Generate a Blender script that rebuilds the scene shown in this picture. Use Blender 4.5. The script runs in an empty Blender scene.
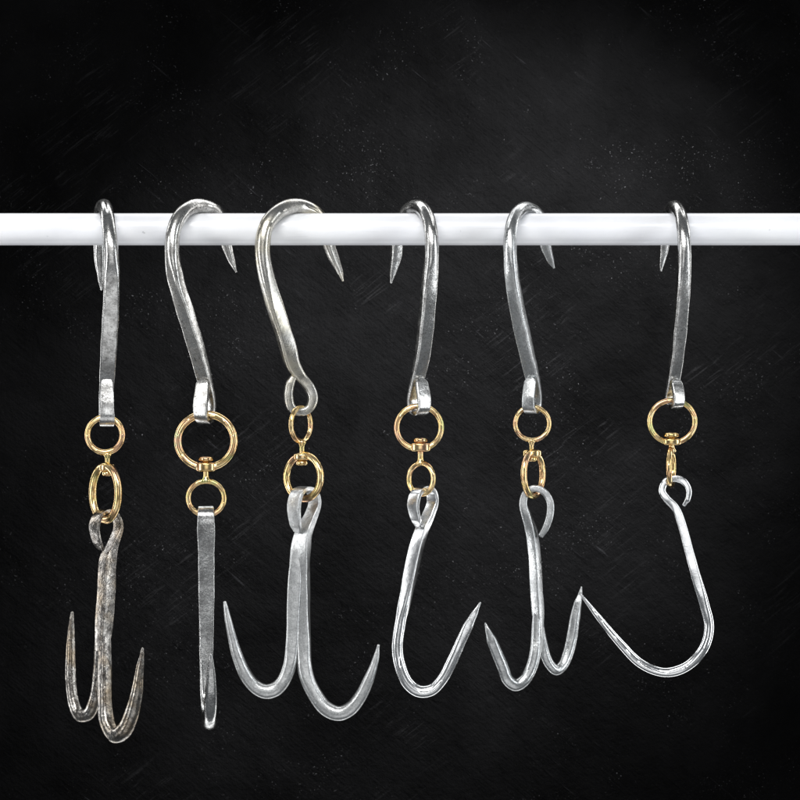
import bpy, bmesh, math, random
from mathutils import Vector, Matrix, noise
R = math.radians
S = bpy.context.scene
C = S.collection
CAM = 2.5            # distance from the camera to the plane the hooks hang in
U = 0.001            # one millimetre

def at(X, Y, d=0.0):
    """a point d millimetres behind the rod's plane"""
    k = (CAM + d*U)/CAM*U
    return Vector(((X-400)*k, d*U, (400-Y)*k))

# ------------------------------------------------------------------ materials
def newmat(name):
    m = bpy.data.materials.new(name); m.use_nodes = True
    nt = m.node_tree
    return m, nt, nt.nodes['Principled BSDF']
def N(nt, typ, **kw):
    n = nt.nodes.new(typ)
    for k, v in kw.items():
        if k in n.inputs: n.inputs[k].default_value = v
        else: setattr(n, k, v)
    return n
def ramp(nt, src, stops):
    r = nt.nodes.new('ShaderNodeValToRGB')
    e = r.color_ramp.elements
    while len(e) < len(stops): e.new(0.5)
    for i, (p, c) in enumerate(stops):
        e[i].position = p
        e[i].color = (c, c, c, 1) if isinstance(c, (int, float)) else (*c, 1)
    nt.links.new(src, r.inputs['Fac'])
    return r
def mixc(nt, fac, a, b, mode='MIX'):
    n = nt.nodes.new('ShaderNodeMix'); n.data_type = 'RGBA'; n.blend_type = mode
    for s, v in ((0, fac), (6, a), (7, b)):
        if hasattr(v, 'is_output'): nt.links.new(v, n.inputs[s])
        elif isinstance(v, (int, float)): n.inputs[s].default_value = v
        else: n.inputs[s].default_value = (*v, 1)
    return n.outputs[2]

def metal(name, col, dark, amt, rough, rvar, bump, bscale=170, seed=0, pits=0.0, warm=None, grain=.7):
    m, nt, b = newmat(name); L = nt.links
    tc = N(nt, 'ShaderNodeTexCoord')
    mp = N(nt, 'ShaderNodeMapping'); mp.inputs['Location'].default_value = (seed*1.7, seed*.9, seed*.3)
    L.new(tc.outputs['Object'], mp.inputs['Vector'])
    n1 = N(nt, 'ShaderNodeTexNoise', Scale=95.0, Detail=7.0, Roughness=.7); L.new(mp.outputs[0], n1.inputs['Vector'])
    n2 = N(nt, 'ShaderNodeTexNoise', Scale=float(bscale), Detail=3.0, Roughness=.55); L.new(mp.outputs[0], n2.inputs['Vector'])
    n3 = N(nt, 'ShaderNodeTexNoise', Scale=650.0, Detail=4.0, Roughness=.6); L.new(mp.outputs[0], n3.inputs['Vector'])
    n4 = N(nt, 'ShaderNodeTexNoise', Scale=28.0, Detail=3.0, Roughness=.6); L.new(mp.outputs[0], n4.inputs['Vector'])
    r1 = ramp(nt, n1.outputs[0], [(0.38, 0.0), (0.66, 1.0)])
    mu = N(nt, 'ShaderNodeMath', operation='MULTIPLY'); L.new(r1.outputs[0], mu.inputs[0]); mu.inputs[1].default_value = amt
    c = mixc(nt, mu.outputs[0], col, dark)
    gr = ramp(nt, n3.outputs[0], [(0.36, .62), (0.56, 1.0)])
    c = mixc(nt, grain, c, gr.outputs[0], 'MULTIPLY')
    if warm:
        rw = ramp(nt, n4.outputs[0], [(0.48, 0.0), (0.64, 0.75)])
        c = mixc(nt, rw.outputs[0], c, warm)
    if pits:
        vp = N(nt, 'ShaderNodeTexNoise', Scale=330.0, Detail=2.0, Roughness=.5); L.new(mp.outputs[0], vp.inputs['Vector'])
        rp = ramp(nt, vp.outputs[0], [(0.60, 0.0), (0.68, pits)])
        c = mixc(nt, rp.outputs[0], c, (0.04, 0.035, 0.03))
    L.new(c, b.inputs['Base Color'])
    b.inputs['Metallic'].default_value = 1.0
    rr = N(nt, 'ShaderNodeMapRange'); L.new(n1.outputs[0], rr.inputs[0])
    rr.inputs[1].default_value = .3; rr.inputs[2].default_value = .7
    rr.inputs[3].default_value = max(.04, rough-rvar); rr.inputs[4].default_value = rough+rvar
    L.new(rr.outputs[0], b.inputs['Roughness'])
    bp = N(nt, 'ShaderNodeBump', Strength=bump, Distance=0.0009); L.new(n2.outputs[0], bp.inputs['Height'])
    bp2 = N(nt, 'ShaderNodeBump', Strength=min(1, bump*.8), Distance=0.0004); L.new(n3.outputs[0], bp2.inputs['Height'])
    L.new(bp.outputs[0], bp2.inputs['Normal']); L.new(bp2.outputs[0], b.inputs['Normal'])
    return m

STEEL = metal('polished_steel', (.72, .72, .71), (.26, .255, .25), .85, .24, .10, .28, 130, 1, pits=.4)
STEEL2 = metal('forged_steel', (.72, .715, .69), (.27, .26, .25), .85, .25, .10, .30, 120, 2, pits=.5)
YELLOWISH = metal('yellowed_steel', (.64, .63, .60), (.32, .31, .28), .7, .28, .09, .26, 120, 3, warm=(.55, .51, .41))
SATIN = metal('satin_zinc', (.62, .635, .64), (.34, .35, .355), .75, .30, .08, .34, 150, 4)
GALV = metal('matte_galvanised', (.66, .67, .67), (.38, .39, .395), .8, .36, .08, .40, 160, 5)
CHROME = metal('bright_steel', (.80, .81, .82), (.58, .59, .60), .4, .15, .05, .12, 90, 6, grain=.15)
POLISH = metal('polished_forged_steel', (.74, .75, .76), (.48, .49, .50), .5, .22, .06, .18, 110, 9, grain=.3)
RUSTY = metal('browned_iron', (.42, .40, .375), (.045, .040, .036), .95, .21, .08, .6, 190, 7, pits=.7, warm=(.28, .22, .15))
DULL = metal('dull_flat_steel', (.64, .645, .64), (.22, .22, .22), .85, .20, .08, .5, 110, 8, pits=.2)

def zinc(name, seed):
    m, nt, b = newmat(name); L = nt.links
    tc = N(nt, 'ShaderNodeTexCoord')
    mp = N(nt, 'ShaderNodeMapping'); mp.inputs['Location'].default_value = (seed*1.3, seed*.7, seed*2.1)
    L.new(tc.outputs['Object'], mp.inputs['Vector'])
    n = N(nt, 'ShaderNodeTexNoise', Scale=60.0, Detail=1.5, Roughness=.5, Distortion=.6); L.new(mp.outputs[0], n.inputs['Vector'])
    r = ramp(nt, n.outputs[0], [(0.28, (.50, .49, .22)), (0.42, (.68, .47, .21)), (0.50, (.72, .56, .31)), (0.57, (.68, .44, .22)), (0.66, (.60, .37, .24)), (0.75, (.48, .50, .26))])
    n5 = N(nt, 'ShaderNodeTexNoise', Scale=420.0, Detail=4.0, Roughness=.6); L.new(mp.outputs[0], n5.inputs['Vector'])
    r5 = ramp(nt, n5.outputs[0], [(0.60, 0.0), (0.76, .4)])
    L.new(mixc(nt, r5.outputs[0], r.outputs[0], (.35, .22, .10)), b.inputs['Base Color'])
    b.inputs['Metallic'].default_value = 1.0
    rr = N(nt, 'ShaderNodeMapRange'); L.new(n5.outputs[0], rr.inputs[0]); rr.inputs[3].default_value = .17; rr.inputs[4].default_value = .27
    L.new(rr.outputs[0], b.inputs['Roughness'])
    bp = N(nt, 'ShaderNodeBump', Strength=.08, Distance=.0004); L.new(n5.outputs[0], bp.inputs['Height']); L.new(bp.outputs[0], b.inputs['Normal'])
    return m
ZINC = [zinc('yellow_zinc', i) for i in range(6)]

def rod_material():
    m, nt, b = newmat('white_rod_paint'); L = nt.links
    tc = N(nt, 'ShaderNodeTexCoord')
    n = N(nt, 'ShaderNodeTexNoise', Scale=9.0, Detail=5.0, Roughness=.6); L.new(tc.outputs['Object'], n.inputs['Vector'])
    r = ramp(nt, n.outputs[0], [(0.35, (.77, .78, .82)), (0.65, (.86, .87, .89))])
    n2 = N(nt, 'ShaderNodeTexNoise', Scale=170.0, Detail=2.0, Roughness=.5); L.new(tc.outputs['Object'], n2.inputs['Vector'])
    r2 = ramp(nt, n2.outputs[0], [(0.77, 0.0), (0.82, .5)])
    mp = N(nt, 'ShaderNodeMapping'); mp.inputs['Scale'].default_value = (14, 420, 420); L.new(tc.outputs['Object'], mp.inputs['Vector'])
    n3 = N(nt, 'ShaderNodeTexNoise', Scale=1.0, Detail=2.0); L.new(mp.outputs[0], n3.inputs['Vector'])
    r3 = ramp(nt, n3.outputs[0], [(0.66, 0.0), (0.74, .22)])
    c = mixc(nt, r2.outputs[0], r.outputs[0], (.35, .35, .38))
    c = mixc(nt, r3.outputs[0], c, (.55, .55, .60))
    L.new(c, b.inputs['Base Color'])
    b.inputs['Roughness'].default_value = .36
    b.inputs['Coat Weight'].default_value = .3; b.inputs['Coat Roughness'].default_value = .12
    bp = N(nt, 'ShaderNodeBump', Strength=.08, Distance=.0006); L.new(n.outputs[0], bp.inputs['Height']); L.new(bp.outputs[0], b.inputs['Normal'])
    return m

def slate_material():
    m, nt, b = newmat('black_slate'); L = nt.links
    tc = N(nt, 'ShaderNodeTexCoord')
    def tex(scale, det, rough=.6, mapping=None, dist=0.0, rot=0):
        n = N(nt, 'ShaderNodeTexNoise', Scale=scale, Detail=det, Roughness=rough, Distortion=dist)
        if mapping:
            mp = N(nt, 'ShaderNodeMapping'); mp.inputs['Scale'].default_value = mapping; mp.inputs['Rotation'].default_value = (0, rot, 0)
            m0 = N(nt, 'ShaderNodeMapping'); m0.inputs['Rotation'].default_value = (0, rot, 0); mp.inputs['Rotation'].default_value = (0, 0, 0)
            L.new(tc.outputs['Object'], m0.inputs['Vector']); L.new(m0.outputs[0], mp.inputs['Vector']); L.new(mp.outputs[0], n.inputs['Vector'])
        else: L.new(tc.outputs['Object'], n.inputs['Vector'])
        return n.outputs[0]
    big = tex(4.0, 6.0, .65, dist=.4)
    c = ramp(nt, big, [(0.36, (.0008, .0008, .0009)), (0.70, (.0038, .0038, .0041))]).outputs[0]
    # relief glints painted as pale flecks in loose clusters, and a few scratches
    fine = tex(330.0, 3.0, .65)
    clus = tex(9.0, 4.0, .7, dist=.8)
    fl = ramp(nt, fine, [(0.65, 0.0), (0.73, 1.0)]).outputs[0]
    cl = ramp(nt, clus, [(0.50, 0.06), (0.66, 1.0)]).outputs[0]
    mm = N(nt, 'ShaderNodeMath', operation='MULTIPLY'); L.new(fl, mm.inputs[0]); L.new(cl, mm.inputs[1])
    c = mixc(nt, mm.outputs[0], c, (.11, .11, .115))
    sc = tex(1.0, 3.0, .6, (9, 1, 170), .5, R(-40))
    s1 = ramp(nt, sc, [(0.68, 0.0), (0.74, .6)]).outputs[0]
    clus2 = tex(5.0, 2.0, .5)
    c2 = ramp(nt, clus2, [(0.50, 0.0), (0.62, 1.0)]).outputs[0]
    m2 = N(nt, 'ShaderNodeMath', operation='MULTIPLY'); L.new(s1, m2.inputs[0]); L.new(c2, m2.inputs[1])
    c = mixc(nt, m2.outputs[0], c, (.022, .022, .024))
    L.new(c, b.inputs['Base Color'])
    b.inputs['Roughness'].default_value = .7
    b.inputs['Specular IOR Level'].default_value = .035
    sd = tex(1.0, 4.0, .65, (14, 1, 240), .8, R(38))
    s3 = ramp(nt, sd, [(0.56, 0.0), (0.66, 1.0)]).outputs[0]
    c4 = ramp(nt, tex(3.4, 3.0, .6, dist=.5), [(0.52, 0.0), (0.64, 1.0)]).outputs[0]
    m3 = N(nt, 'ShaderNodeMath', operation='MULTIPLY'); L.new(s3, m3.inputs[0]); L.new(c4, m3.inputs[1])
    c = mixc(nt, m3.outputs[0], c, (.0085, .0085, .009)); L.new(c, b.inputs['Base Color'])
    b1 = N(nt, 'ShaderNodeBump', Strength=.8, Distance=.014); L.new(tex(14.0, 9.0, .7), b1.inputs['Height'])
    b2 = N(nt, 'ShaderNodeBump', Strength=.7, Distance=.0016); L.new(tex(160.0, 6.0, .7), b2.inputs['Height'])
    b3 = N(nt, 'ShaderNodeBump', Strength=.7, Distance=.0020); L.new(sc, b3.inputs['Height'])
    L.new(b1.outputs[0], b2.inputs['Normal']); L.new(b2.outputs[0], b3.inputs['Normal']); L.new(b3.outputs[0], b.inputs['Normal'])
    return m

# ------------------------------------------------------------------ geometry
def obj(name, bm, mat, parent=None, loc=None):
    """the bmesh holds world coordinates; the object keeps its thing's origin"""
    o0 = Vector(loc) if loc is not None else (parent_origin(parent) if parent else Vector((0, 0, 0)))
    bm.transform(Matrix.Translation(-o0))
    bmesh.ops.recalc_face_normals(bm, faces=bm.faces)
    for f in bm.faces: f.smooth = True
    me = bpy.data.meshes.new(name); bm.to_mesh(me); bm.free()
    me.materials.append(mat)
    o = bpy.data.objects.new(name, me); C.objects.link(o)
    o['origin'] = list(o0)
    if parent:
        o.parent = parent; o.location = o0 - parent_origin(parent)
    else: o.location = o0
    return o
def parent_origin(p): return Vector(p['origin'])

def section(w, t, r, n=7):
    """rounded rectangle w by t, r = 0 sharp .. 1 fully round"""
    w = max(w, 1e-4); t = max(t, 1e-4)
    rc = max(.12, min(1, r))*min(w, t)/2
    out = []
    for q, (sx, sy) in enumerate(((1, 1), (-1, 1), (-1, -1), (1, -1))):
        cx, cy = sx*(w/2-rc), sy*(t/2-rc)
        for i in range(n):
            a = math.pi/2*(q + i/(n-1))
            out.append((cx+rc*math.cos(a), cy+rc*math.sin(a)))
    return out

def sweep(bm, pts, closed=False, steps=9, wob=.032, seed=0.0, cap=(True, True)):
    """pts: (X, Y, depth, width, thickness, roundness, side angle in degrees); the width runs
    along the side axis (cos a, sin a) in plan, the thickness lies in the plane of the bend"""
    K = [Vector((*at(p[0], p[1], p[2]), 0)).to_3d() for p in pts]
    A = [tuple(p[3:7]) for p in pts]
    n = len(K)
    P, Q = [], []
    def g(L_, i): return L_[i % n] if closed else L_[max(0, min(n-1, i))]
    for i in range(n if closed else n-1):
        p0, p1, p2, p3 = g(K, i-1), g(K, i), g(K, i+1), g(K, i+2)
        if not closed and i == 0: p0 = p1*2-p2
        if not closed and i == n-2: p3 = p2*2-p1
        # centripetal parameters
        t0 = 0.0; t1 = t0+max(1e-6, (p1-p0).length)**.5; t2 = t1+max(1e-6, (p2-p1).length)**.5; t3 = t2+max(1e-6, (p3-p2).length)**.5
        a1, a2 = g(A, i), g(A, i+1)
        for s in range(steps):
            f = s/steps; t = t1+(t2-t1)*f
            B1 = p0*((t1-t)/(t1-t0)) + p1*((t-t0)/(t1-t0))
            B2 = p1*((t2-t)/(t2-t1)) + p2*((t-t1)/(t2-t1))
            B3 = p2*((t3-t)/(t3-t2)) + p3*((t-t2)/(t3-t2))
            D1 = B1*((t2-t)/(t2-t0)) + B2*((t-t0)/(t2-t0))
            D2 = B2*((t3-t)/(t3-t1)) + B3*((t-t1)/(t3-t1))
            P.append(D1*((t2-t)/(t2-t1)) + D2*((t-t1)/(t2-t1)))
            h = f*f*(3-2*f)*.5+f*.5
            Q.append(tuple(x+(y-x)*h for x, y in zip(a1, a2)))
    if not closed: P.append(K[-1]); Q.append(A[-1])
    m = len(P)
    T = []
    for i in range(m):
        a, b = (P[(i-1) % m], P[(i+1) % m]) if closed else (P[max(0, i-1)], P[min(m-1, i+1)])
        T.append((b-a).normalized())
    rings = []
    def ring(p, q, tan, ks=1.0, wobble=True):
        ang = R(q[3]); side = Vector((math.cos(ang), math.sin(ang), 0))
        side = (side - tan*side.dot(tan))
        if side.length < .05: side = Vector((0, 0, 1))-tan*tan.z
        side.normalize(); nrm = tan.cross(side)
        kk = U*(CAM+p.y)/CAM
        f1 = f2 = 1.0
        if wobble and wob:
            f1 = 1+wob*2*noise.noise(Vector((p.x*60+seed, p.y*60, p.z*60)))
            f2 = 1+wob*2*noise.noise(Vector((p.x*60, p.y*60+seed+9, p.z*60)))
        return [bm.verts.new(p+side*(a*ks)+nrm*(b*ks)) for a, b in section(q[0]*kk*f1, q[1]*kk*f2, q[2])]
    def capring(i, sgn):
        p, q, tan = P[i], Q[i], T[i]
        rad = min(q[0], q[1])/2*U
        out = []
        for k in (1, 2, 3):
            a = math.pi/2*k/3.3
            out.append(ring(p+tan*sgn*rad*.55*math.sin(a), (q[0]-2*(1-math.cos(a))*rad/U*.8, q[1]-2*(1-math.cos(a))*rad/U*.8, q[2], q[3]), tan, 1.0))
        return out
    if not closed and cap[0]: rings += list(reversed(capring(0, -1)))
    for i in range(m): rings.append(ring(P[i], Q[i], T[i]))
    if not closed and cap[1]: rings += capring(m-1, 1)
    k = len(rings[0])
    for i in range(len(rings)-(0 if closed else 1)):
        a, b = rings[i], rings[(i+1) % len(rings)]
        for j in range(k):
            bm.faces.new((a[j], a[(j+1) % k], b[(j+1) % k], b[j]))
    if not closed:
        bm.faces.new(rings[0]); bm.faces.new(list(reversed(rings[-1])))
    return bm

def lathe(bm, X, d, prof, seg=28, sx=1.0, sy=1.0, ang=0.0):
    """prof: (radius, Y) downwards around a vertical axis; sx / sy squash it in plan"""
    rings = []
    for r, Y in prof:
        c = at(X, Y, d); row = []
        for j in range(seg):
            a = 2*math.pi*j/seg
            x, y = r*U*sx*math.cos(a), r*U*sy*math.sin(a)
            row.append(bm.verts.new(c+Vector((x*math.cos(ang)-y*math.sin(ang), x*math.sin(ang)+y*math.cos(ang), 0))))
        rings.append(row)
    for i in range(len(rings)-1):
        for j in range(seg):
            bm.faces.new((rings[i][j], rings[i][(j+1) % seg], rings[i+1][(j+1) % seg], rings[i+1][j]))
    bm.faces.new(rings[0]); bm.faces.new(list(reversed(rings[-1])))

def ringpath(X, Y, rx, ry, wire, turn, d=0.0, tilt=0.0, n=20, flat=None):
    """closed ring hanging in a vertical plane turned about the vertical by `turn`; rx is the true half width"""
    out = []
    for i in range(n):
        a = 2*math.pi*i/n
        u, v = rx*math.cos(a), ry*math.sin(a)
        x = X+u*math.cos(R(turn))+v*math.sin(R(tilt)); dd = d+u*math.sin(R(turn))
        w = wire*1.07
        out.append((x, Y+v, dd, w, w, 1.0, turn+90))
    return out

def thing(name, label, cat, loc, group=None):
    o = bpy.data.objects.new(name, None); C.objects.link(o)
    o.location = loc; o['origin'] = list(loc); o.empty_display_size = .02
    o['label'] = label; o['category'] = cat
    if group: o['group'] = group
    return o

# ------------------------------------------------------------------ setting
bm = bmesh.new()
G = 60; HW, HH = 3.2, 2.6; WY = 1.6
grid = [[None]*(G+1) for _ in range(G+1)]
for i in range(G+1):
    for j in range(G+1):
        x = -HW+2*HW*i/G; z = -HH+2*HH*j/G
        y = WY+.006*noise.noise(Vector((x*3, 0, z*3)))+.003*noise.noise(Vector((x*11, 4, z*11)))
        grid[i][j] = bm.verts.new((x, y, z))
for i in range(G):
    for j in range(G):
        bm.faces.new((grid[i][j], grid[i+1][j], grid[i+1][j+1], grid[i][j+1]))
bd = obj('backdrop', bm, slate_material()); bd['kind'] = 'structure'
bd['label'] = 'black slate backdrop wall with painted-in glints and scratches'

# white rod across the picture
bm = bmesh.new()
rows = []
ks = [(-960, 10)]+[(-957, 14.6), (-952, 16)]+[(x, 16) for x in range(-900, 901, 60)]+[(952, 16), (957, 14.6), (960, 10)]
zc = at(400, 229.3).z
for x, r in ks:
    rows.append([bm.verts.new((x*U, r*U*math.cos(2*math.pi*j/96), zc+r*U*math.sin(2*math.pi*j/96))) for j in range(96)])
for a, b in zip(rows, rows[1:]):
    for j in range(96): bm.faces.new((a[j], a[(j+1) % 96], b[(j+1) % 96], b[j]))
bm.faces.new(rows[0]); bm.faces.new(list(reversed(rows[-1])))
rod = obj('hanging_rod', bm, rod_material())
rod['label'] = 'smooth white round rod running right across, carrying all six hooks'
rod['category'] = 'rod'

# ------------------------------------------------------------------ hooks
def upper_eye(cx, d, y0, y1, half, a, w, t, swap=1, top_x=None, fl=None):
    """the bar flattened, led down at the back, round the bottom and up at the front.
    cx, d: eye centre; y0: where the flap ends; y1: lowest point; half: half the opening; a: side axis"""
    ux, ud = math.sin(R(a))*swap, -math.cos(R(a))*swap      # towards the flap
    H = y1-y0
    def p(u, y, ww=w, tt=t, r=.45): return (cx+ux*u, y, d+ud*u, ww, tt, r, a)
    fw = fl or w
    return [p(-half*.75, y0+H*.34, w*1.02, t*1.15), p(-half*1.05, y0+H*.62), p(-half*.8, y0+H*.86), p(0, y1-t/2),
            p(half*.85, y0+H*.84), p(half*1.0, y0+H*.60, fw), p(half*.72, y0+H*.32, fw), p(half*.5, y0+5, fw*.97, t*.95, .6), p(half*.42, y0+2.2, fw*.80, t*.85, .7), p(half*.38, y0+.6, fw*.45, t*.7, .8)]

GROUP = 'double ended meat hooks hanging from the white rod'
def hook(label, X, ybot, upper, mat_up, swivel, lower, prongs, mat_low, z=0, lowlabel=None):
    t = thing('meat_hook', label, 'meat hook', at(X, ybot, 0), GROUP)
    b = bmesh.new(); sweep(b, upper, seed=X*.37); obj('rod_hook', b, mat_up, t)
    zm = ZINC[z]
    for kind, args in swivel:
        if kind == 'big':
            b = bmesh.new(); sweep(b, ringpath(*args['ring']), closed=True, steps=5, wob=.015, seed=X)
            rg = obj('swivel_ring', b, zm, t)
            b = bmesh.new(); lathe(b, *args['collar']); obj('collar', b, zm, rg)
        elif kind == 'small':
            b = bmesh.new(); sweep(b, ringpath(*args['ring']), closed=True, steps=5, wob=.015, seed=X+3)
            obj('eye_ring', b, zm, t)
        elif kind == 'pin':
            b = bmesh.new(); lathe(b, *args['shape']); obj('swivel_pin', b, zm, t)
    b = bmesh.new(); sweep(b, lower, seed=X*.71); lo = obj('lower_hook', b, mat_low, t)
    if lowlabel: lo['label'] = lowlabel
    for pr in prongs:
        b = bmesh.new(); sweep(b, pr, seed=X*.5+len(pr)); obj('prong', b, mat_low, lo)
    return t

def pin(X, d, yhead, yend, rh, rn, flip=False, seg=28):
    """a headed pin: the head inside the big ring, the neck running to the small ring.  yhead: outer face
    of the head, yend: where the neck is welded to the small ring"""
    s = 1 if yend > yhead else -1
    pf = [(rh*.62, yhead), (rh*.92, yhead+s*.7), (rh, yhead+s*1.8), (rh, yhead+s*3.6), (rh*.85, yhead+s*4.6), (rn, yhead+s*5.0),
          (rn*.9, yhead+s*8), (rn*.88, yend-s*5), (rn*1.05, yend-s*3), (rn*1.5, yend-s*1.0), (rn*1.5, yend+s*.8), (rn*.9, yend+s*1.8)]
    return {'shape': (X, d, pf, seg)}
def collar(X, d, y0, y1, r, sq=1.0, ang=0.0):
    return (X, d, [(r*.8, y0), (r*.97, y0+.8), (r, y0+1.8), (r, y1-1.8), (r*.97, y1-.8), (r*.8, y1)], 28, 1.22, sq, ang)

# --- 1: browned double prong, rod hook seen edge-on
a = 6
up = [(101.5, 290, 52, 2, 2, 1, a), (100.5, 278, 51, 6, 6, .7, a), (99.5, 258, 50, 11, 10, .8, a), (99.5, 232, 44, 13, 13, 1, a), (101, 214, 26, 14, 14, 1, a), (103.5, 206, 0, 14.5, 14.5, 1, a),
      (106.5, 213, -26, 14.5, 14.5, 1, a), (109.5, 233, -44, 15, 14.5, 1, a), (111.5, 258, -49, 15.5, 14, .9, a), (111.8, 285, -43, 16.5, 12, .55, a), (110.5, 320, -29, 17, 11, .4, a), (108.5, 355, -13, 16.5, 10, .4, a)]
up += upper_eye(106.8, 2, 378, 427, 8.5, 4, 14.5, 4.6, fl=13)
low = [(101, 549, -2, 8, 3.5, .5, 135), (97, 541, -9, 12, 4, .5, 135), (94.5, 526, -14, 14, 4, .5, 135), (98.5, 515.5, -9, 14, 4, .5, 135), (107, 511, 0, 13, 4, .5, 135), (115.5, 515.5, 8, 12, 4, .5, 135), (118.5, 527, 11, 12, 4.6, .5, 135),
       (113.5, 543, 6, 12, 7, .4, 134), (108, 560, 1, 15, 12, .2, 133), (106.5, 590, 0, 15, 13, .18, 131), (104, 625, 0, 15, 13, .18, 131), (102.5, 650, -2, 13, 12, .4, 130)]
pr_f = [(104.5, 612, 0, 5, 5, .4, 40), (105, 640, -3, 11, 10, .5, 40), (105, 672, -9, 13, 12.5, .6, 40), (105, 700, -15, 14, 12.5, .7, 40), (107.5, 722, -21, 15.5, 14, .85, 40), (115.5, 735, -28, 16, 16, .9, 40), (124.5, 730, -35, 16, 16, .9, 40), (131.5, 715, -41, 14.5, 15, .9, 40), (136.7, 694, -46, 12.5, 12.5, .9, 40), (139.8, 670, -50, 8.5, 8.5, .9, 40), (142, 655, -52, 4.5, 4.5, .9, 40), (142.6, 648, -52, 2.6, 2.6, 1, 40)]
pr_b = [(102, 612, 0, 5, 5, .4, 31), (100.5, 640, 6, 10, 9, .6, 31), (98.5, 680, 17, 12, 11, .8, 31), (95, 700, 23, 12, 11.5, .9, 31), (88.5, 714, 30, 13, 12.5, .9, 31), (80, 715, 37, 13, 12.5, .9, 31), (74, 703, 43, 12, 11.5, .9, 31), (71, 681, 47, 11.5, 10.5, .9, 31), (70.8, 655, 50, 10.5, 10, .9, 31), (71.3, 632, 52, 7.5, 7, .9, 31), (72, 618, 53, 4.5, 4.5, 1, 31), (72.3, 612, 53, 2.8, 2.8, 1, 31)]
hook('double meat hook with two browned, blackened prongs, hanging furthest left on the rod', 106, 744, up, STEEL,
     [('small', {'ring': (105, 434.8, 17.5, 17.5, 5.6, 3)}), ('pin', pin(107.5, 0, 476, 454, 5.5, 2.9)),
      ('big', {'ring': (105.5, 493, 21, 27, 7.6, -52), 'collar': collar(107, 0, 464, 471, 6.5, .9)})],
     low, [pr_b, pr_f], RUSTY, 0, 'brown and black stained lower hook with rough faces')

# --- 2: lower hook seen edge-on
a = -40
up = [(236.2, 272, 46, 2, 2, 1, a), (231.5, 260, 44, 7, 6, .7, a), (226, 242, 41, 11, 10, .8, a), (223, 224, 33, 13, 13, 1, a), (215, 211, 17, 14, 14, 1, a), (199, 205.8, 0, 14.5, 14.5, 1, a),
      (184, 212, -20, 14.5, 14.5, 1, a), (174.5, 228, -32, 14.5, 14.5, 1, a), (172, 252, -37, 15, 14.5, .95, a), (175.5, 278, -33, 15.5, 13, .6, a), (185.5, 312, -21, 16, 12, .4, -34), (197.5, 352, -7, 16, 10, .4, -28)]
up += upper_eye(204.6, 1, 379, 424, 9.5, -26, 14.5, 4.6, fl=15)
low = [(206, 548, 9, 15, 3, .4, 0), (206, 530, 11, 16, 4, .4, 0), (206, 514, 8, 16, 4, .4, 0), (206, 507.5, 0, 16, 4.5, .4, 0), (206, 514, -8, 16.5, 5, .35, 0), (206.3, 532, -8, 17, 6.5, .3, 0),
       (206.6, 560, -3, 16.5, 9, .3, 0), (206.8, 600, 3, 16, 10.5, .3, 0), (206.6, 640, 9, 14.5, 11.5, .4, 2), (206.3, 672, 13, 13, 12, .6, 3), (207, 698, 9, 13.5, 12.5, .8, 4), (208.5, 716, -8, 14.5, 14, 1, 5),
       (209.5, 722.5, -32, 15, 15, 1, 6), (210.3, 715, -56, 14, 13.5, 1, 6), (211, 696, -72, 12, 11, .7, 6), (211.2, 675, -83, 8.5, 8, .7, 6), (211, 660, -89, 4.8, 4.5, .8, 6), (210.8, 654, -91, 2.4, 2.4, 1, 6)]
hook('meat hook with the largest brassy ring and a flat grey strip seen edge-on below', 206, 733, up, STEEL2,
     [('big', {'ring': (206, 440.8, 28.2, 26.6, 7.4, -3), 'collar': collar(206, 0, 462.5, 471.5, 8.4, .9)}), ('pin', pin(206, 0, 456.5, 481, 7.6, 3.2)),
      ('small', {'ring': (206.3, 498, 18, 17, 4.8, 3)})],
     low, [], DULL, 1)

# --- 3: broad matte double prong, yellowish upper hook
a = 127
up = [(343, 281, 44, 2, 2, 1, a), (339.5, 271, 43, 6, 6, .6, a), (333, 256, 40, 10, 10, .6, a), (327.5, 240, 35, 12, 12.5, .8, a), (323, 224, 26, 14, 14, 1, a), (314, 212, 12, 14.5, 14.5, 1, a), (297, 206, 0, 15, 15, 1, a),
      (279, 211.5, -18, 15, 15, 1, a), (266.5, 226, -28, 15, 15, 1, a), (262.5, 248, -31, 15.5, 15.5, .95, a), (265.5, 272, -29, 15.5, 15.5, .8, a), (275, 306, -20, 13, 16, .55, a-6), (286.5, 342, -10, 13, 15.5, .45, a-14), (293.5, 366, -4, 12, 14, .5, a-24)]
e3 = 100
up += [(301.5, 378, 0, 12, 10.5, .5, e3), (309.5, 388, 2, 13, 10, .5, e3), (312.8, 398.5, 2, 13, 9.5, .55, e3), (309, 408.5, 1, 12, 8.5, .6, e3), (300, 412, -1, 11.5, 8, .6, e3), (291.5, 408, -3, 12, 8.5, .6, e3), (288.4, 396, -4, 12.5, 9, .6, e3), (290, 384, -4.5, 11.5, 8.5, .6, e3), (293.2, 377.5, -4.5, 9, 6.5, .6, e3)]
low = [(297.5, 531.5, -3, 9, 3.5, .5, 138), (295.5, 524, -8, 14, 4.2, .4, 136), (294, 506, -11, 17, 4.4, .35, 135), (297.5, 493, -8.5, 17, 4.4, .35, 135), (305, 488.5, 0, 16, 4.4, .35, 135), (312.5, 492.5, 8, 14.5, 4.4, .35, 135), (314.8, 503, 10, 14.5, 5, .35, 136),
       (311, 516, 6, 14, 6.5, .3, 140), (304.5, 530, 1, 16, 9, .3, 150), (301.3, 545, 0, 18, 10.5, .22, 154), (299.5, 566, 0, 18.5, 11, .3, 166), (299, 590, 0, 14, 10, .4, 174), (298.5, 618, 0, 9, 8, .5, 180)]
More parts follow.
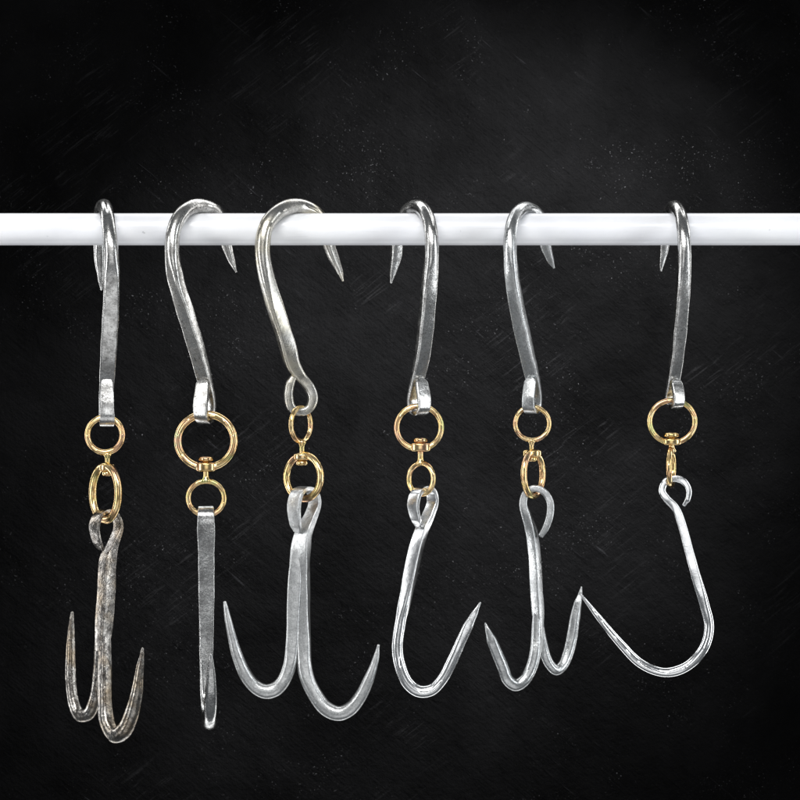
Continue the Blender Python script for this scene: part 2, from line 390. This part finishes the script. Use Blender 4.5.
pr_l = [(299, 538, 0, 5, 5, .4, 90), (297, 552, 0, 10, 10.5, .35, 88), (295.5, 572, 0, 12, 13, .3, 86), (293.8, 605, 0, 12.4, 13, .3, 88), (292.4, 640, 0, 12.6, 12.6, .4, 90), (290, 664, -1, 13, 13.5, .7, 90), (283, 681.5, -2, 14, 14, .9, 90), (275.5, 689, -2, 14, 14, .9, 90), (266, 691.5, -3, 14, 14, .9, 90), (256.5, 687.5, -3, 14, 14, .9, 90), (247, 677, -4, 13, 13, .9, 90), (237.5, 656, -5, 11, 11.5, .9, 90), (229.5, 626, -6, 7.5, 8, .9, 90), (226, 609, -6, 5, 5, 1, 90), (224.8, 602, -6, 3.4, 3.4, 1, 90)]
pr_r = [(303, 538, 0, 5, 4, .4, 75), (304.2, 552, 0, 10, 7, .35, 72), (304.4, 572, 0, 11.5, 8.5, .3, 72), (304.2, 605, 0, 12, 10, .3, 76), (303.8, 640, -.5, 12.6, 13, .4, 84), (306, 674, -3, 13.5, 14.5, .7, 90), (315, 694.5, -5, 14.5, 14.5, .9, 90), (326, 708.5, -7, 14.5, 14.5, .9, 90), (339, 713.5, -9, 14.5, 14.5, .9, 90), (350.5, 708.5, -10, 14, 14, .9, 90), (360, 697, -11, 12.8, 12.8, .9, 90), (368, 681, -12, 10.5, 11, .9, 90), (375.5, 660, -13, 6.5, 7, .9, 90), (378.5, 645, -13, 2.6, 2.6, 1, 90)]
hook('double meat hook with wide spread pale matte grey prongs and a yellowish rod hook', 301, 721, up, YELLOWISH,
     [('small', {'ring': (300.8, 424.5, 17.5, 17, 4.8, 56)}), ('pin', pin(302, 0, 465.5, 442, 6.2, 2.9)),
      ('big', {'ring': (303.7, 477, 24, 22, 6.8, -45), 'collar': collar(302.5, 0, 453.5, 460, 7.6, .9)})],
     low, [pr_l, pr_r], GALV, 2)

# --- 4: single polished hook, tip to the right
a = 24
up = [(391, 283, 50, 2, 2, 1, a), (392.8, 272, 50, 6, 6, .5, a), (396, 256, 48, 10.5, 9, .5, a), (397.5, 236, 43, 12.5, 12, .8, a), (402, 218, 28, 13.5, 13.5, 1, a), (410, 208.5, 10, 14, 14, 1, a), (418.5, 206.5, -6, 14, 14, 1, a),
      (426.5, 215, -26, 14, 14, 1, a), (431, 233, -40, 14, 14, 1, a), (431.8, 256, -43, 14.5, 13.5, .9, a), (429.5, 285, -37, 15, 12, .55, a), (426.5, 320, -24, 15, 11, .4, a), (422.5, 355, -10, 14.5, 9.5, .4, a)]
up += upper_eye(419, 1, 378, 416, 10.5, 30, 13.5, 4.5, fl=14)
low = [(419, 526, -4, 9, 3.5, .5, 137), (416, 519, -9, 11.5, 4, .4, 136), (413.3, 505, -11, 14, 4.2, .35, 135), (416.5, 493, -8, 14, 4.2, .35, 135), (423.5, 488, 0, 13.5, 4.2, .35, 135), (430.5, 491, 7, 13, 4.4, .35, 135), (432.8, 501, 10, 13, 4.8, .35, 136),
       (428.5, 515, 6, 12.5, 6, .3, 142), (421.5, 531, 1, 12, 8.5, .25, 150), (416, 549, 0, 12.5, 10.5, .22, 156), (411, 572, 0, 12.5, 11, .3, 156), (405.5, 598, 0, 12, 12, .65, 152), (400.5, 622, 0, 12, 12, .97, 140), (397.3, 648, 0, 12, 12, 1, 120), (400.5, 667, 0, 12.5, 12.5, 1, 90), (407.5, 682.5, 0, 12.5, 12.5, 1, 90), (418.5, 691, 0, 12.5, 12.5, 1, 90), (431, 690, 0, 12.5, 12.5, 1, 90), (442, 679.5, 0, 12, 12, 1, 90),
       (452, 661, 0, 11.5, 11.5, .95, 90), (461, 641, 0, 11, 11, .8, 90), (467.5, 627, 0, 10, 10, .55, 90), (474, 614.5, 0, 6.5, 6.5, .45, 90), (480.3, 602.5, 0, 1.6, 1.6, .6, 90)]
hook('single meat hook with a shiny faceted tip pointing up right, between two double hooks', 419, 699, up, STEEL,
     [('big', {'ring': (419, 427.5, 22.3, 21.5, 5.4, 0), 'collar': collar(420.5, 0, 443, 451.5, 8.4, .8)}), ('pin', pin(420.5, 0, 437.8, 463.5, 7.4, 3.3)),
      ('small', {'ring': (421.2, 478.8, 16.8, 15.5, 5.0, -43)})],
     low, [], POLISH, 3)

# --- 5: open eye, satin double prong
a = -25
up = [(554, 268, 47, 2, 2, 1, a), (550.5, 260, 46, 7, 5, .6, a), (546, 246, 44, 11, 9, .7, a), (543, 230, 39, 12, 12, .9, a), (538, 215, 22, 13, 13, 1, a), (526, 208, 2, 13, 13, 1, a), (516, 215, -20, 13, 13, 1, a), (510.8, 232, -36, 13, 13, 1, a),
      (510.2, 256, -41, 13.5, 13, .9, a), (513, 285, -35, 14, 12, .6, a), (519, 318, -22, 14.5, 11, .4, a), (526.5, 352, -9, 14.5, 10, .4, a)]
up += upper_eye(532, 1, 377, 414, 9.5, -22, 13, 4.5, fl=12.5)
low = [(541, 535.5, -3, 7, 5.5, .5, 90), (545.5, 528, -3, 8, 7, .5, 90), (549.7, 515, -3, 8.5, 7.5, .5, 90), (549.8, 502, -2, 8.5, 7.5, .5, 90), (544, 492, -1, 8.5, 7, .5, 90), (534.5, 488.5, 0, 8.5, 7, .5, 90), (526, 493, 0, 8.5, 7.5, .5, 90), (523.2, 504, 0, 9, 8, .5, 85), (527, 517, 0, 10, 9, .4, 75),
       (531.5, 532, 0, 11, 9.5, .3, 65), (534.5, 555, 0, 11.5, 9.5, .3, 60), (536.5, 590, 0, 12, 9.5, .3, 60), (538, 612, 0, 11.5, 9.5, .4, 60), (538.8, 634, 0, 9, 8, .6, 60), (540, 652, 0, 4, 4, .6, 60)]
pr_l = [(536.5, 596, -1, 4, 4, .4, 70), (536.4, 628, -3, 9.5, 9.5, .7, 75), (535, 654, -7, 11.5, 11.5, .8, 80), (530, 671, -9, 12, 12, .9, 80), (523.5, 681, -11, 12, 12, .9, 80), (515.5, 685, -13, 12, 12, .9, 80), (507.5, 679, -15, 12, 12, .8, 80), (503, 667, -16, 12, 12, .85, 80), (498, 655, -18, 11.5, 11.5, .8, 80), (492, 640.5, -20, 10.5, 10, .6, 80), (488.3, 631, -21, 6.2, 5.5, .5, 80), (485.2, 623, -21, 1.6, 1.6, .7, 80)]
pr_r = [(537.5, 596, 1, 4, 4, .4, 70), (540.4, 628, 4, 8.5, 8, .7, 75), (544.5, 652, 10, 10.5, 10, .8, 75), (549.5, 664, 13, 10.5, 10, .9, 75), (556.5, 670, 17, 11, 10.5, .9, 75), (563, 665, 21, 11, 11, .9, 75), (568.5, 652, 25, 11, 11, .9, 75), (571.5, 640, 27, 11, 11, .8, 75), (575, 618, 29, 10, 10, .7, 75), (578, 603, 30, 8, 7.5, .5, 75), (580.3, 594, 30, 4, 4, .5, 75), (581.5, 587, 30, 1.4, 1.4, .7, 75)]
hook('double meat hook in dull satin grey with an open curled eye and two short prongs', 534, 693, up, SATIN,
     [('small', {'ring': (532.2, 423.5, 17, 16.6, 4.4, 3)}), ('pin', pin(531.5, 0, 461.5, 440.5, 5.8, 2.6)),
      ('big', {'ring': (533, 474, 20, 22, 6.2, 62), 'collar': collar(532, 0, 449.8, 457, 7.8, .9)})],
     low, [pr_l, pr_r], SATIN, 4)

# --- 6: single bright hook, tip to the left
a = 14
up = [(661, 271, 50, 2, 2, 1, a), (662, 262, 50, 5, 5, .6, a), (664.2, 248, 48, 9, 8, .7, a), (665, 231, 43, 11.5, 11, .9, a), (668, 215, 27, 12.5, 12.5, 1, a), (674, 207, 3, 13, 13, 1, a), (680, 214, -22, 13, 13, 1, a), (683.5, 232, -40, 13, 13, 1, a),
      (684.5, 258, -45, 13.5, 12.5, .9, a), (683, 290, -38, 13.5, 11, .5, a), (680, 325, -23, 13.5, 10, .4, a), (677, 356, -9, 13, 9, .4, a)]
up += upper_eye(675, 1, 379, 409, 9.5, 24, 12.5, 4.3, fl=12.5)
low = [(684, 505, -2, 4, 4, .6, 90), (687.5, 499, -2, 6, 5.5, .5, 90), (688.5, 490, -1, 6.5, 6.2, .5, 90), (683.5, 481.5, 0, 7, 6.6, .5, 90), (674, 478.5, 0, 7, 6.6, .5, 90), (664.8, 482.5, 0, 7.2, 7, .5, 90), (662, 491, 0, 7.5, 7.2, .5, 88), (667, 499, 0, 8, 7.6, .45, 84),
       (675.5, 508, 0, 8, 8, .35, 84), (682, 525, 0, 8.5, 8.5, .25, 84), (688.5, 549, 0, 9, 9, .25, 84), (696, 577, 0, 10, 10, .4, 85), (704, 604, 0, 11, 11, .85, 85), (708.8, 627, 0, 11, 11, 1, 90), (703.5, 648, 0, 11, 11, 1, 90), (687, 666, 0, 10.5, 10.5, 1, 90), (665, 672.3, 0, 10, 10, 1, 90), (641, 663.5, 0, 10, 10, 1, 90),
       (620, 643, 0, 9, 9, 1, 90), (600, 619, 0, 6.5, 6.5, 1, 90), (586, 601, 0, 3.5, 3.5, 1, 90), (581, 594.5, 0, 1.8, 1.8, 1, 90)]
hook('slender bright single hook with its needle tip pointing left, hanging furthest right', 676, 678, up, STEEL,
     [('big', {'ring': (672.2, 421.5, 22.6, 21.2, 5.0, 0), 'collar': collar(672, 0, 438.5, 445, 7.6, .8)}), ('pin', pin(671.5, 0, 432.5, 451, 7.8, 3.2)),
      ('small', {'ring': (671, 467, 18, 17.8, 5.4, 83)})],
     low, [], CHROME, 5)

# ------------------------------------------------------------------ lamps
def area(name, loc, target, sx, sy, power, col=(1, 1, 1)):
    l = bpy.data.lights.new(name, 'AREA'); l.shape = 'RECTANGLE'; l.size = sx; l.size_y = sy; l.energy = power; l.color = col
    o = bpy.data.objects.new(name, l); C.objects.link(o); o.location = loc
    o.rotation_euler = (Vector(target)-Vector(loc)).to_track_quat('-Z', 'Y').to_euler()
    return o
area('key_softbox', (-.45, -1.5, 1.25), (0, 0, 0), 1.0, .6, 24, (1, .99, .97))
area('upper_softbox', (.6, -2.4, 1.35), (0, 0, 0), .8, .5, 14)
area('front_softbox', (0, -2.95, 0), (0, 0, 0), 1.3, 1.1, 6)
area('low_softbox', (0, -1.7, -1.6), (0, 0, -.05), 2.4, 1.4, 8)
area('top_softbox', (0, .45, .85), (0, 0, .1), 1.7, .25, 5)
area('bottom_softbox', (0, .40, -.85), (0, 0, -.1), 1.7, .2, 3.0)
area('side_softbox', (1.35, -.75, .05), (0, 0, 0), .35, 1.5, 9, (.95, .98, 1))
area('side_softbox', (-1.35, -.75, .05), (0, 0, 0), .35, 1.5, 9)
area('rim_softbox', (.95, .30, 0), (0, 0, 0), .14, 1.4, 3.5)
area('rim_softbox', (-.95, .30, 0), (0, 0, 0), .14, 1.4, 3.5)
sp = bpy.data.lights.new('backdrop_spot', 'SPOT'); sp.energy = 620; sp.spot_size = R(44); sp.spot_blend = 1.0; sp.shadow_soft_size = .04
so = bpy.data.objects.new('backdrop_spot', sp); C.objects.link(so); so.location = (.70, .25, 1.05)
so.rotation_euler = (Vector((.08, WY, .04))-so.location).to_track_quat('-Z', 'Y').to_euler()

w = bpy.data.worlds.new('World'); S.world = w; w.use_nodes = True
w.node_tree.nodes['Background'].inputs[0].default_value = (.9, .95, 1, 1)
w.node_tree.nodes['Background'].inputs[1].default_value = .16

cam = bpy.data.cameras.new('camera'); co = bpy.data.objects.new('camera', cam); C.objects.link(co)
co.location = (0, -CAM, 0); co.rotation_euler = (R(90), 0, 0)
cam.sensor_width = 36; cam.lens = 36*CAM/.8; cam.clip_start = .05; cam.clip_end = 50
S.camera = co
S.view_settings.view_transform = 'Standard'; S.view_settings.look = 'None'; S.view_settings.exposure = 0
